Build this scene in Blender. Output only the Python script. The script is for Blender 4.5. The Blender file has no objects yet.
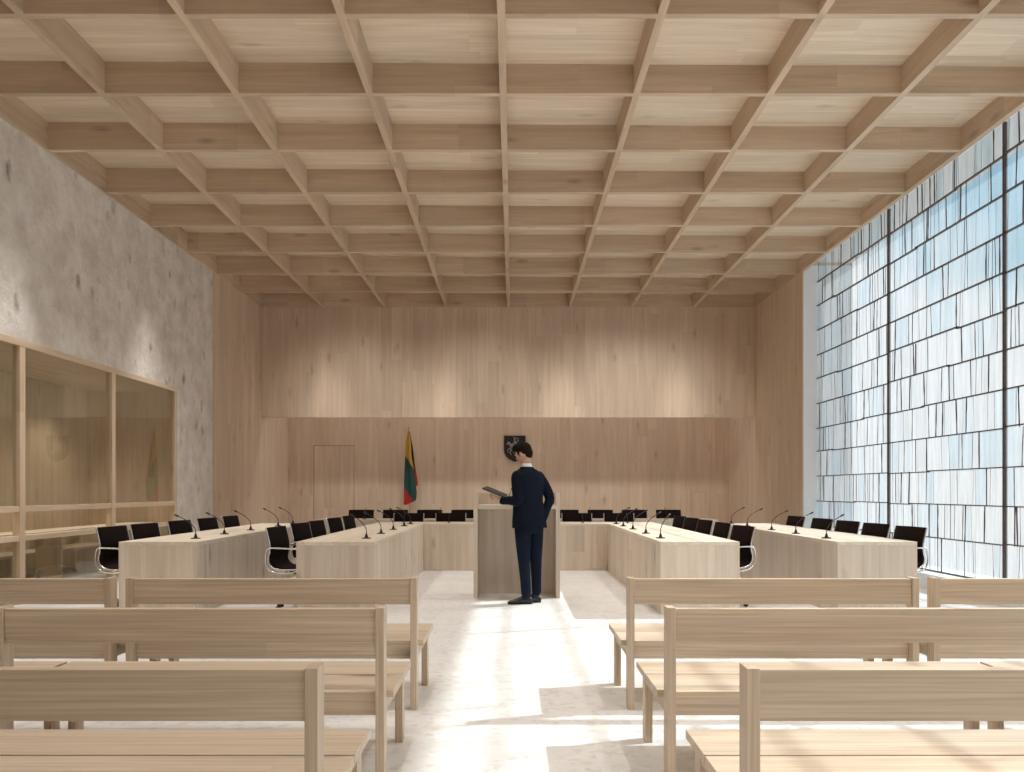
import bpy, bmesh, math, random
from mathutils import Vector, Matrix, noise
random.seed(7)
C = bpy.context.scene.collection
PI = math.pi

# ------------------------------------------------------------------ camera
cam = bpy.data.cameras.new('camera'); camo = bpy.data.objects.new('camera', cam); C.objects.link(camo)
camo.location = (0, 0, 1.27); camo.rotation_euler = (PI/2, 0, 0)
cam.sensor_width = 36; cam.lens = 36*810/1024
cam.shift_x = -0.7/1024; cam.shift_y = 104.5/1024
cam.clip_start = .05; cam.clip_end = 400
bpy.context.scene.camera = camo

# ------------------------------------------------------------------ world, sun, lamps, exposure
W = bpy.data.worlds.new('sky'); bpy.context.scene.world = W; W.use_nodes = True
SKY_STRENGTH = .92
def build_world():
    nt = W.node_tree; nt.nodes.clear(); N = nt.nodes.new; L = nt.links.new
    tc = N('ShaderNodeTexCoord'); sp = N('ShaderNodeSeparateXYZ'); L(tc.outputs['Generated'], sp.inputs[0])
    cr = N('ShaderNodeValToRGB'); L(sp.outputs['Z'], cr.inputs[0])
    e = cr.color_ramp.elements
    e[0].position = 0.0; e[0].color = (.93, .94, .93, 1)
    e[1].position = .55; e[1].color = (.30, .52, .74, 1)
    m = cr.color_ramp.elements.new(.12); m.color = (.86, .92, .94, 1)
    m = cr.color_ramp.elements.new(.24); m.color = (.40, .65, .80, 1)
    nz = N('ShaderNodeTexNoise'); nz.inputs['Scale'].default_value = 3.2; nz.inputs['Detail'].default_value = 4
    L(tc.outputs['Generated'], nz.inputs['Vector'])
    r2 = N('ShaderNodeValToRGB'); r2.color_ramp.elements[0].position = .45; r2.color_ramp.elements[1].position = .62
    L(nz.outputs['Fac'], r2.inputs[0])
    mx = N('ShaderNodeMix'); mx.data_type = 'RGBA'; L(r2.outputs[0], mx.inputs['Factor']); L(cr.outputs[0], mx.inputs['A'])
    mx.inputs['B'].default_value = (.92, .96, 1.0, 1)
    bg = N('ShaderNodeBackground'); bg.inputs['Strength'].default_value = SKY_STRENGTH
    L(mx.outputs['Result'], bg.inputs['Color']); o = N('ShaderNodeOutputWorld'); L(bg.outputs[0], o.inputs[0])
build_world()

def lamp(name, kind, loc, **kw):
    l = bpy.data.lights.new(name, kind); o = bpy.data.objects.new(name, l); C.objects.link(o); o.location = loc
    for k, v in kw.items(): setattr(l, k, v)
    return o
sun = lamp('sun', 'SUN', (12, 8, 10), energy=5.6, angle=math.radians(.7), color=(.98, .99, 1))
sun.rotation_euler = Vector((-.45, -.15, -.37)).to_track_quat('-Z', 'Y').to_euler()
# portal in the window opening guides daylight into the room
port = lamp('window_portal', 'AREA', (5.52, 6.0, 2.75), shape='RECTANGLE', size=17.4, size_y=5.0)
port.rotation_euler = Vector((-1, 0, 0)).to_track_quat('-Z', 'Z').to_euler()
port.data.cycles.is_portal = True
FILL_E, WALL_E, STONE_E = 140, 270, 380
# added fill spots under the ceiling, no fixtures, to brighten floor and room
for gx in (-3.467, -.771, 1.925, 3.273):
    for gy in (2.085, 4.80, 7.513, 10.227, 12.941, 15.655):
        o = lamp('added_fill_spot', 'SPOT', (gx, gy, 5.48), energy=FILL_E, spot_size=math.radians(95), spot_blend=.9,
             shadow_soft_size=.12, color=(1, .965, .92))
        if gy > 15: o.location = (gx, 14.25, 5.22); o.rotation_euler = (math.radians(46), 0, 0); o.data.energy = 190; o.data.spot_size = math.radians(80); o.data.spot_blend = 1; o.data.shadow_soft_size = .2  # rear row of the added fill, tilted to brighten the hanging wall
for gx in (-4.02, -1.47, 1.07, 3.64):      # four lamps washing the hanging timber wall
    o = lamp('wall_washer', 'SPOT', (gx, 17.0, 5.24), energy=WALL_E*1.1, spot_size=math.radians(46), spot_blend=1,
         shadow_soft_size=.22, color=(1, .96, .91))
    o.rotation_euler = (math.radians(4), 0, 0)
for gy in (8.75, 12.1, 5.4):                  # lamps grazing the stone wall
    lamp('wall_washer', 'SPOT', (-4.75, gy, 5.24), energy=STONE_E, spot_size=math.radians(58), spot_blend=1,
         shadow_soft_size=.15, color=(1, .97, .94))
o = lamp('cove_light', 'AREA', (-.1, 18.75, 4.9), shape='RECTANGLE', size=10, size_y=.5, energy=58, color=(1, .95, .95))
for gy in (9.8, 11.9, 7.6):
    lamp('booth_light', 'SPOT', (-6.2, gy, 2.80), energy=60, spot_size=math.radians(120), spot_blend=.9,
         shadow_soft_size=.1, color=(1, .88, .72))
vs = bpy.context.scene.view_settings
vs.view_transform = 'Standard'; vs.look = 'None'; vs.gamma = 1; vs.use_curve_mapping = False; vs.exposure = 0.12
cy = bpy.context.scene.cycles
cy.max_bounces = 10; cy.diffuse_bounces = 6; cy.glossy_bounces = 4; cy.transparent_max_bounces = 12
cy.sample_clamp_indirect = 4; cy.use_denoising = True; cy.caustics_reflective = False; cy.caustics_refractive = False

# ------------------------------------------------------------------ materials
def newmat(name):
    m = bpy.data.materials.new(name); m.use_nodes = True; nt = m.node_tree
    return m, nt, nt.nodes['Principled BSDF']
def plain(name, col, rough=.5, metal=0.0, bump=0, bscale=60):
    m, nt, b = newmat(name); N = nt.nodes.new; L = nt.links.new
    nz = N('ShaderNodeTexNoise'); nz.inputs['Scale'].default_value = bscale; nz.inputs['Detail'].default_value = 3
    tc = N('ShaderNodeTexCoord'); L(tc.outputs['Object'], nz.inputs['Vector'])
    mr = N('ShaderNodeMapRange'); L(nz.outputs['Fac'], mr.inputs['Value']); mr.inputs['To Min'].default_value = .88; mr.inputs['To Max'].default_value = 1.12
    mx = N('ShaderNodeVectorMath'); mx.operation = 'SCALE'; mx.inputs[0].default_value = col[:3]; L(mr.outputs[0], mx.inputs['Scale'])
    L(mx.outputs[0], b.inputs['Base Color'])
    b.inputs['Roughness'].default_value = rough; b.inputs['Metallic'].default_value = metal
    if rough > .7: b.inputs['Specular IOR Level'].default_value = .12
    if bump:
        bp = N('ShaderNodeBump'); bp.inputs['Strength'].default_value = bump; bp.inputs['Distance'].default_value = .002
        L(nz.outputs['Fac'], bp.inputs['Height']); L(bp.outputs[0], b.inputs['Normal'])
    return m

def wood(name, grain='z', col=(.54, .385, .265), board=.24, length=2.4, tone=.12, grainc=.16, rough=.55, knots=.5, joints=.25, streak=1.0, rnd=True, fine=70.0):
    """Pale knotty timber: boards side by side, long grain, small dark knots."""
    m, nt, b = newmat(name); N = nt.nodes.new; L = nt.links.new
    def math_(op, a, bb=None, c=None):
        n = N('ShaderNodeMath'); n.operation = op
        for i, v in enumerate((a, bb, c)):
            if v is None: continue
            if isinstance(v, (int, float)): n.inputs[i].default_value = v
            else: L(v, n.inputs[i])
        return n.outputs[0]
    tc = N('ShaderNodeTexCoord'); sp = N('ShaderNodeSeparateXYZ'); L(tc.outputs['Object'], sp.inputs[0])
    oi = N('ShaderNodeObjectInfo')
    ax = {'x': 0, 'y': 1, 'z': 2}[grain]
    oth = [i for i in range(3) if i != ax]
    g = sp.outputs[ax]
    u = math_('ADD', sp.outputs[oth[0]], sp.outputs[oth[1]])
    if rnd: g = math_('ADD', g, math_('MULTIPLY', oi.outputs['Random'], 37.0))
    bu = math_('DIVIDE', u, board); bi = math_('FLOOR', bu)
    wn = N('ShaderNodeTexWhiteNoise'); wn.noise_dimensions = '1D'; L(bi, wn.inputs['W'])
    gl = math_('ADD', math_('DIVIDE', g, length), math_('MULTIPLY', wn.outputs['Value'], 7.3)); gi = math_('FLOOR', gl)
    wn2 = N('ShaderNodeTexWhiteNoise'); wn2.noise_dimensions = '2D'
    cv = N('ShaderNodeCombineXYZ'); L(bi, cv.inputs[0]); L(gi, cv.inputs[1]); L(cv.outputs[0], wn2.inputs['Vector'])
    bt = wn2.outputs['Value']
    # grain coordinates: stretched along the board, offset per board
    gc = N('ShaderNodeCombineXYZ')
    L(math_('MULTIPLY', g, .55), gc.inputs[0])
    L(math_('ADD', math_('MULTIPLY', sp.outputs[oth[0]], 9.0), math_('MULTIPLY', bt, 31.0)), gc.inputs[1])
    L(math_('MULTIPLY', sp.outputs[oth[1]], 9.0), gc.inputs[2])
    n1 = N('ShaderNodeTexNoise'); n1.inputs['Scale'].default_value = 1.0; n1.inputs['Detail'].default_value = 5; n1.inputs['Roughness'].default_value = .6
    n1.inputs['Distortion'].default_value = .6; L(gc.outputs[0], n1.inputs['Vector'])
    gc2 = N('ShaderNodeCombineXYZ')
    L(math_('MULTIPLY', g, 1.6), gc2.inputs[0]); L(math_('MULTIPLY', sp.outputs[oth[0]], fine), gc2.inputs[1]); L(math_('MULTIPLY', sp.outputs[oth[1]], fine), gc2.inputs[2])
    n2 = N('ShaderNodeTexNoise'); n2.inputs['Scale'].default_value = 1.0; n2.inputs['Detail'].default_value = 2; n2.inputs['Distortion'].default_value = .4
    L(gc2.outputs[0], n2.inputs['Vector'])
    # knots
    kc = N('ShaderNodeCombineXYZ'); L(math_('MULTIPLY', g, 1.1), kc.inputs[0]); L(math_('MULTIPLY', sp.outputs[oth[0]], 3.2), kc.inputs[1]); L(math_('MULTIPLY', sp.outputs[oth[1]], 3.2), kc.inputs[2])
    nd = N('ShaderNodeTexNoise'); nd.inputs['Scale'].default_value = 6; L(kc.outputs[0], nd.inputs['Vector'])
    kmix = N('ShaderNodeVectorMath'); kmix.operation = 'MULTIPLY_ADD'; L(nd.outputs['Color'], kmix.inputs[0]); kmix.inputs[1].default_value = (.10, .10, .10); L(kc.outputs[0], kmix.inputs[2])
    vo = N('ShaderNodeTexVoronoi'); vo.inputs['Scale'].default_value = 1.0; L(kmix.outputs[0], vo.inputs['Vector'])
    kr = N('ShaderNodeMapRange'); L(vo.outputs['Distance'], kr.inputs['Value'])
    kr.inputs['From Min'].default_value = .02; kr.inputs['From Max'].default_value = .17; kr.inputs['To Min'].default_value = 1; kr.inputs['To Max'].default_value = 0
    # combine to a brightness factor
    f = math_('ADD', 1.0, math_('MULTIPLY', math_('SUBTRACT', bt, .5), tone*2))
    f = math_('MULTIPLY', f, math_('ADD', 1.0, math_('MULTIPLY', math_('SUBTRACT', n1.outputs['Fac'], .5), grainc*4.0)))
    f = math_('MULTIPLY', f, math_('ADD', 1.0, math_('MULTIPLY', math_('SUBTRACT', n2.outputs['Fac'], .5), .32*streak)))
    f = math_('MULTIPLY', f, math_('SUBTRACT', 1.0, math_('MULTIPLY', kr.outputs[0], knots)))
    if joints:
        fr = math_('FRACT', bu); edge = math_('LESS_THAN', math_('MINIMUM', fr, math_('SUBTRACT', 1.0, fr)), .0025/board*1.0)
        fr2 = math_('FRACT', gl); edge2 = math_('LESS_THAN', fr2, .006/length)
        ed = math_('MAXIMUM', edge, edge2)
        f = math_('MULTIPLY', f, math_('SUBTRACT', 1.0, math_('MULTIPLY', ed, joints)))
    # hue shift: darker grain is redder
    hv = N('ShaderNodeMix'); hv.data_type = 'RGBA'; L(n1.outputs['Fac'], hv.inputs['Factor'])
    hv.inputs['A'].default_value = (col[0]*.97, col[1]*.90, col[2]*.82, 1); hv.inputs['B'].default_value = (col[0]*1.03, col[1]*1.11, col[2]*1.16, 1)
    mx = N('ShaderNodeVectorMath'); mx.operation = 'SCALE'; L(hv.outputs['Result'], mx.inputs[0]); L(f, mx.inputs['Scale'])
    L(mx.outputs[0], b.inputs['Base Color']); b.inputs['Roughness'].default_value = rough
    b.inputs['Specular IOR Level'].default_value = .35
    bp = N('ShaderNodeBump'); bp.inputs['Strength'].default_value = .25; bp.inputs['Distance'].default_value = .002
    L(n2.outputs['Fac'], bp.inputs['Height']); L(bp.outputs[0], b.inputs['Normal'])
    return m

WC = (.575, .44, .325)
WALLC = (.63, .495, .38)
M = {}
M['wall_wood'] = wood('timber wall panelling', 'z', WALLC, .235, 2.7, .055, .11, joints=.10, knots=.30, streak=.45)
M['beam_x'] = wood('timber beam across', 'x', WC, .9, 2.6, .08, .13, joints=.10, knots=.35)
M['beam_y'] = wood('timber beam along', 'y', WC, .9, 2.6, .08, .13, joints=.10, knots=.35)
M['ceil_wood'] = wood('timber ceiling panel', 'x', (.73, .61, .49), .30, 2.6, .07, .12, joints=.0, knots=.25)
M['desk_wood'] = wood('timber desk panel', 'z', (.68, .575, .48), .28, 3.0, .06, .11, streak=.5, joints=.06, knots=.45)
M['desk_top'] = wood('timber desk top', 'y', (.74, .645, .53), .28, 3.0, .05, .08, joints=.0, knots=.3)
M['desk_topx'] = wood('timber desk top across', 'x', (.74, .645, .53), .28, 3.0, .05, .08, joints=.0, knots=.3)
M['bench_x'] = wood('timber bench board', 'x', (.61, .49, .375), .9, 4.0, .04, .09, joints=0, knots=.6, streak=2.4, fine=120)
M['bench_y'] = wood('timber bench rail', 'y', (.59, .475, .36), .9, 4.0, .05, .09, joints=0, knots=.3, streak=2.0, fine=120)
M['bench_z'] = wood('timber bench post', 'z', (.61, .485, .37), .9, 4.0, .05, .09, joints=0, knots=.4, streak=2.4, fine=130)
M['frame_z'] = wood('timber window post', 'z', (.68, .53, .39), .9, 4.0, .05, .12, joints=0, knots=.3)
M['frame_y'] = wood('timber window rail', 'y', (.70, .55, .41), .9, 4.0, .05, .12, joints=0, knots=.3)
M['booth'] = wood('timber booth lining', 'z', (.62, .48, .34), .25, 3.2, .09, .12, joints=.12, knots=.35)
M['sling'] = plain('dark brown chair mesh', (.013, .007, .006), .85, 0, .3, 300)
M['alu'] = plain('polished aluminium', (.80, .79, .77), .22, 1.0)
M['black'] = plain('black plastic', (.012, .011, .011), .45)
M['white_paint'] = plain('white painted reveal', (.80, .82, .83), .6)
M['lead'] = plain('dark lead strip', (.09, .06, .05), .6)
M['navy'] = plain('navy suit cloth', (.005, .008, .017), .8, 0, .2, 250)
M['navy2'] = plain('navy trouser cloth', (.006, .011, .024), .8, 0, .2, 250)
M['skin'] = plain('skin', (.56, .34, .24), .5)
M['hair'] = plain('dark brown hair', (.012, .008, .006), .8, 0, .5, 120)
M['shirt'] = plain('white shirt cotton', (.82, .83, .85), .7)
M['shoe'] = plain('black leather', (.010, .009, .009), .3)
M['tablet'] = plain('dark grey folder', (.05, .048, .055), .5)
M['yellow'] = plain('yellow flag cloth', (.50, .29, .04), .7)
M['green'] = plain('green flag cloth', (.005, .055, .042), .7)
M['red'] = plain('red flag cloth', (.42, .018, .020), .7)
M['darkred'] = plain('dark flag lining', (.035, .012, .010), .7)
M['bronze'] = plain('dark bronze', (.030, .024, .024), .45, .5)
M['silver'] = plain('tarnished silver relief', (.30, .27, .26), .45, .6)
M['brass'] = plain('brass', (.5, .36, .15), .35, 1.0)

def stone_mat():
    m, nt, b = newmat('rough stone plaster'); N = nt.nodes.new; L = nt.links.new
    tc = N('ShaderNodeTexCoord')
    n1 = N('ShaderNodeTexNoise'); n1.inputs['Scale'].default_value = 2.4; n1.inputs['Detail'].default_value = 9; n1.inputs['Roughness'].default_value = .68
    L(tc.outputs['Object'], n1.inputs['Vector'])
    cr = N('ShaderNodeValToRGB'); L(n1.outputs['Fac'], cr.inputs[0]); e = cr.color_ramp.elements
    e[0].position = .36; e[0].color = (.67, .605, .54, 1); e[1].position = .62; e[1].color = (.86, .81, .755, 1)
    # embedded dark aggregate
    mp = N('ShaderNodeMapping'); mp.inputs['Scale'].default_value = (1, 1.55, 1.0); mp.inputs['Rotation'].default_value = (.5, 0, 0); L(tc.outputs['Object'], mp.inputs['Vector'])
    nd = N('ShaderNodeTexNoise'); nd.inputs['Scale'].default_value = 4.5; nd.inputs['Detail'].default_value = 3; L(mp.outputs[0], nd.inputs['Vector'])
    ad = N('ShaderNodeVectorMath'); ad.operation = 'MULTIPLY_ADD'; L(nd.outputs['Color'], ad.inputs[0]); ad.inputs[1].default_value = (.28,)*3; L(mp.outputs[0], ad.inputs[2])
    vo = N('ShaderNodeTexVoronoi'); vo.inputs['Scale'].default_value = 2.4; L(ad.outputs[0], vo.inputs['Vector'])
    mr = N('ShaderNodeMapRange'); L(vo.outputs['Distance'], mr.inputs['Value']); mr.inputs['From Min'].default_value = .15; mr.inputs['From Max'].default_value = .36
    mr.inputs['To Min'].default_value = 1; mr.inputs['To Max'].default_value = 0
    vs_ = N('ShaderNodeSeparateColor'); L(vo.outputs['Color'], vs_.inputs[0])
    gt = N('ShaderNodeMath'); gt.operation = 'MULTIPLY'; L(mr.outputs[0], gt.inputs[0]); L(vs_.outputs[0], gt.inputs[1])
    mx = N('ShaderNodeMix'); mx.data_type = 'RGBA'; L(gt.outputs[0], mx.inputs['Factor']); L(cr.outputs[0], mx.inputs['A']); mx.inputs['B'].default_value = (.33, .285, .24, 1)
    L(mx.outputs['Result'], b.inputs['Base Color']); b.inputs['Roughness'].default_value = .85
    n3 = N('ShaderNodeTexNoise'); n3.inputs['Scale'].default_value = 12; n3.inputs['Detail'].default_value = 7; n3.inputs['Roughness'].default_value = .7; L(tc.outputs['Object'], n3.inputs['Vector'])
    bp = N('ShaderNodeBump'); bp.inputs['Strength'].default_value = .6; bp.inputs['Distance'].default_value = .055
    L(n3.outputs['Fac'], bp.inputs['Height']); L(bp.outputs[0], b.inputs['Normal'])
    return m
M['stone'] = stone_mat()

def floor_mat():
    m, nt, b = newmat('pale terrazzo'); N = nt.nodes.new; L = nt.links.new
    tc = N('ShaderNodeTexCoord')
    vo = N('ShaderNodeTexVoronoi'); vo.inputs['Scale'].default_value = 26; L(tc.outputs['Object'], vo.inputs['Vector'])
    sc = N('ShaderNodeSeparateColor'); L(vo.outputs['Color'], sc.inputs[0])
    cr = N('ShaderNodeValToRGB'); L(sc.outputs[0], cr.inputs[0]); e = cr.color_ramp.elements
    e[0].position = 0; e[0].color = (.72, .69, .66, 1); e[1].position = .25; e[1].color = (.81, .80, .78, 1)
    x = cr.color_ramp.elements.new(.9); x.color = (.84, .835, .82, 1)
    n1 = N('ShaderNodeTexNoise'); n1.inputs['Scale'].default_value = 2.2; n1.inputs['Detail'].default_value = 6; L(tc.outputs['Object'], n1.inputs['Vector'])
    mr = N('ShaderNodeMapRange'); L(n1.outputs['Fac'], mr.inputs['Value']); mr.inputs['From Min'].default_value = .3; mr.inputs['From Max'].default_value = .7; mr.inputs['To Min'].default_value = .95; mr.inputs['To Max'].default_value = 1.03
    mx = N('ShaderNodeVectorMath'); mx.operation = 'SCALE'; L(cr.outputs[0], mx.inputs[0]); L(mr.outputs[0], mx.inputs['Scale'])
    L(mx.outputs[0], b.inputs['Base Color']); b.inputs['Roughness'].default_value = .42
    return m
M['floor'] = floor_mat()

def pane_mat():
    """Thin hand-made glass and onyx slabs: mostly see-through, each slab its own tint, streaky."""
    m, nt, b = newmat('streaked thin glass slabs'); N = nt.nodes.new; L = nt.links.new
    nt.nodes.remove(b); out = nt.nodes['Material Output']
    tc = N('ShaderNodeTexCoord'); ge = N('ShaderNodeNewGeometry')
    cr = N('ShaderNodeValToRGB'); L(ge.outputs['Random Per Island'], cr.inputs[0]); e = cr.color_ramp.elements
    e[0].position = 0; e[0].color = (.72, .83, .88, 1); e[1].position = 1; e[1].color = (.93, .93, .90, 1)
    for p, c in ((.12, (.74, .86, .90, 1)), (.3, (.86, .92, .93, 1)), (.55, (.92, .94, .93, 1)), (.8, (.88, .90, .88, 1))):
        x = cr.color_ramp.elements.new(p); x.color = c
    mp = N('ShaderNodeMapping'); mp.inputs['Scale'].default_value = (1, 9, .8); L(tc.outputs['Object'], mp.inputs['Vector'])
    n1 = N('ShaderNodeTexNoise'); n1.inputs['Scale'].default_value = 1.5; n1.inputs['Detail'].default_value = 6; n1.inputs['Roughness'].default_value = .65; L(mp.outputs[0], n1.inputs['Vector'])
    mr = N('ShaderNodeMapRange'); L(n1.outputs['Fac'], mr.inputs['Value']); mr.inputs['From Min'].default_value = .3; mr.inputs['From Max'].default_value = .7
    mr.inputs['To Min'].default_value = .74; mr.inputs['To Max'].default_value = 1.04
    mx = N('ShaderNodeVectorMath'); mx.operation = 'SCALE'; L(cr.outputs[0], mx.inputs[0]); L(mr.outputs[0], mx.inputs['Scale'])
    tr = N('ShaderNodeBsdfTransparent'); L(mx.outputs[0], tr.inputs['Color'])
    gl = N('ShaderNodeBsdfGlossy'); gl.inputs['Roughness'].default_value = .25; gl.inputs['Color'].default_value = (.8, .8, .8, 1)
    df = N('ShaderNodeBsdfTranslucent'); df.inputs['Color'].default_value = (.85, .87, .88, 1)
    m1 = N('ShaderNodeMixShader'); m1.inputs[0].default_value = .12; L(tr.outputs[0], m1.inputs[1]); L(df.outputs[0], m1.inputs[2])
    m2 = N('ShaderNodeMixShader'); m2.inputs[0].default_value = .05; L(m1.outputs[0], m2.inputs[1]); L(gl.outputs[0], m2.inputs[2])
    L(m2.outputs[0], out.inputs['Surface'])
    return m
M['pane'] = pane_mat()

def clear_glass():
    m, nt, b = newmat('clear screen glass'); N = nt.nodes.new; L = nt.links.new
    nt.nodes.remove(b); out = nt.nodes['Material Output']
    tr = N('ShaderNodeBsdfTransparent'); tr.inputs['Color'].default_value = (.90, .92, .90, 1)
    gl = N('ShaderNodeBsdfGlossy'); gl.inputs['Roughness'].default_value = .0
    ge = N('ShaderNodeNewGeometry'); dt = N('ShaderNodeVectorMath'); dt.operation = 'DOT_PRODUCT'
    L(ge.outputs['True Normal'], dt.inputs[0]); L(ge.outputs['Incoming'], dt.inputs[1])
    def mm(op, a, v):
        n = N('ShaderNodeMath'); n.operation = op
        for i, q in enumerate((a, v)):
            if isinstance(q, (int, float)): n.inputs[i].default_value = q
            elif q is not None: L(q, n.inputs[i])
        return n.outputs[0]
    f = mm('SUBTRACT', 1.0, mm('ABSOLUTE', dt.outputs['Value'], None))
    f = mm('ADD', mm('MULTIPLY', mm('POWER', f, 3.0), .7), .05)
    mx = N('ShaderNodeMixShader'); L(f, mx.inputs[0]); L(tr.outputs[0], mx.inputs[1]); L(gl.outputs[0], mx.inputs[2])
    L(mx.outputs[0], out.inputs['Surface'])
    return m
M['glass'] = clear_glass()

# ------------------------------------------------------------------ mesh helpers
class MB:
    def __init__(s): s.bm = bmesh.new()
    def box(s, x0, x1, y0, y1, z0, z1):
        v = [s.bm.verts.new(p) for p in ((x0,y0,z0),(x1,y0,z0),(x1,y1,z0),(x0,y1,z0),(x0,y0,z1),(x1,y0,z1),(x1,y1,z1),(x0,y1,z1))]
        for f in ((0,3,2,1),(4,5,6,7),(0,1,5,4),(1,2,6,5),(2,3,7,6),(3,0,4,7)): s.bm.faces.new([v[i] for i in f])
        return s
    def loft(s, rings, cap=True):
        """rings: lists of points, same count each"""
        vv = [[s.bm.verts.new(p) for p in r] for r in rings]
        n = len(vv[0])
        for a, b in zip(vv, vv[1:]):
            for i in range(n): s.bm.faces.new((a[i], a[(i+1)%n], b[(i+1)%n], b[i]))
        if cap: s.bm.faces.new(list(reversed(vv[0]))); s.bm.faces.new(vv[-1])
        return s
    def tube(s, pts, r, n=8, closed=False):
        pts = [Vector(p) for p in pts]; rs = r if isinstance(r, (list, tuple)) else [r]*len(pts)
        rings = []; up = None
        for i, p in enumerate(pts):
            if closed: t = pts[(i+1)%len(pts)] - pts[i-1]
            else: t = pts[min(i+1, len(pts)-1)] - pts[max(i-1, 0)]
            t.normalize()
            if up is None: up = t.orthogonal().normalized()
            up = (up - t*up.dot(t)); up = up.normalized() if up.length > 1e-6 else t.orthogonal().normalized()
            sd = t.cross(up)
            rings.append([p + (up*math.cos(2*PI*k/n) + sd*math.sin(2*PI*k/n))*rs[i] for k in range(n)])
        if closed: rings.append(rings[0]); 
        if closed:
            vv = [[s.bm.verts.new(q) for q in r_] for r_ in rings[:-1]]
            for j in range(len(vv)):
                a, b = vv[j], vv[(j+1)%len(vv)]
                for i in range(n): s.bm.faces.new((a[i], a[(i+1)%n], b[(i+1)%n], b[i]))
        else: s.loft(rings)
        return s
    def ell(s, c, r, rot=None, seg=16, rings=10):
        mat = Matrix.Translation(c) @ (rot.to_matrix().to_4x4() if rot else Matrix.Identity(4)) @ Matrix.Diagonal((r[0], r[1], r[2], 1))
        bmesh.ops.create_uvsphere(s.bm, u_segments=seg, v_segments=rings, radius=1, matrix=mat)
        return s
    def cyl(s, c, r, z0, z1, n=20, r2=None):
        r2 = r if r2 is None else r2
        s.loft([[(c[0]+q*math.cos(2*PI*k/n), c[1]+q*math.sin(2*PI*k/n), z) for k in range(n)] for q, z in ((r, z0), (r2, z1))])
        return s
    def build(s, name, mat, parent=None, bevel=0, smooth=False, kind=None, remesh=0, sm=0):
        bmesh.ops.recalc_face_normals(s.bm, faces=s.bm.faces)
        me = bpy.data.meshes.new(name); s.bm.to_mesh(me); s.bm.free()
        if isinstance(mat, (list, tuple)):
            for q in mat: me.materials.append(q)
        else: me.materials.append(mat)
        o = bpy.data.objects.new(name, me); C.objects.link(o)
        if parent: o.parent = parent
        if smooth:
            for p in me.polygons: p.use_smooth = True
        if bevel:
            b = o.modifiers.new('bevel', 'BEVEL'); b.width = bevel; b.segments = 2; b.limit_method = 'ANGLE'
        if remesh:
            r = o.modifiers.new('remesh', 'REMESH'); r.mode = 'VOXEL'; r.voxel_size = remesh; r.use_smooth_shade = True
            if sm:
                q = o.modifiers.new('smooth', 'SMOOTH'); q.iterations = sm; q.factor = .5
        if kind: o['kind'] = kind
        return o
def spline(pts, n=6):
    """Catmull-Rom through points"""
    P = [Vector(p) for p in pts]; out = []
    for i in range(len(P)-1):
        a, b, c, d = P[max(i-1,0)], P[i], P[i+1], P[min(i+2, len(P)-1)]
        for k in range(n):
            t = k/n
            out.append(.5*((2*b) + (c-a)*t + (2*a-5*b+4*c-d)*t*t + (3*b-3*c+d-a)*t**3))
    out.append(P[-1]); return out
def empty(name, loc=(0,0,0), rz=0, parent=None):
    o = bpy.data.objects.new(name, None); C.objects.link(o); o.location = loc; o.rotation_euler = (0,0,rz)
    if parent: o.parent = parent
    return o
def tag(o, label=None, cat=None, group=None, kind=None):
    if label: o['label'] = label
    if cat: o['category'] = cat
    if group: o['group'] = group
    if kind: o['kind'] = kind
    return o
def copy_tree(o, parent=None):
    c = o.copy(); C.objects.link(c); c.parent = parent
    for ch in o.children: copy_tree(ch, c)
    return c

# ------------------------------------------------------------------ room shell
XL, XR, YB = -5.49, 5.295, 19.75
ZB, TH = 5.27, .07
GX0, SX, GY0, SY = -.097, 1.348, 6.80, 1.357
YN = -2.6
fb = MB().box(-7.6, 6.2, YN-.3, YB+.3, -.2, 0).build('floor', M['floor'], kind='structure')

# ceiling: lining boards (very slightly pitched) and the coffer grid
ceil = empty('ceiling'); ceil['kind'] = 'structure'
mb = MB()
def zt(x): return ZB + .297 - .0057*x
v = [mb.bm.verts.new(p) for p in ((-7.6, YN-.3, zt(-7.6)), (6.2, YN-.3, zt(6.2)), (6.2, YB+.3, zt(6.2)), (-7.6, YB+.3, zt(-7.6)),
     (-7.6, YN-.3, 5.9), (6.2, YN-.3, 5.9), (6.2, YB+.3, 5.9), (-7.6, YB+.3, 5.9))]
for f in ((0,3,2,1),(4,5,6,7),(0,1,5,4),(1,2,6,5),(2,3,7,6),(3,0,4,7)): mb.bm.faces.new([v[i] for i in f])
mb.build('ceiling_lining', M['ceil_wood'], ceil)
Y8 = GY0 + 8*SY
for i in range(9):
    x = GX0 + (i-4)*SX
    x0, x1 = x-TH/2, x+TH/2
    if i == 0: x0, x1 = XL-.04, XL+.035
    if i == 8: x0, x1 = XR-.035, XR+.04
    MB().box(x0, x1, YN, Y8+.03, ZB, ZB+.40).build('beam', M['beam_y'], ceil, bevel=.002)
for n in range(-7, 9):
    y = GY0 + n*SY
    MB().box(XL, XR, y, y+TH, ZB+.001, ZB+.40).build('beam', M['beam_x'], ceil, bevel=.002)

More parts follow.
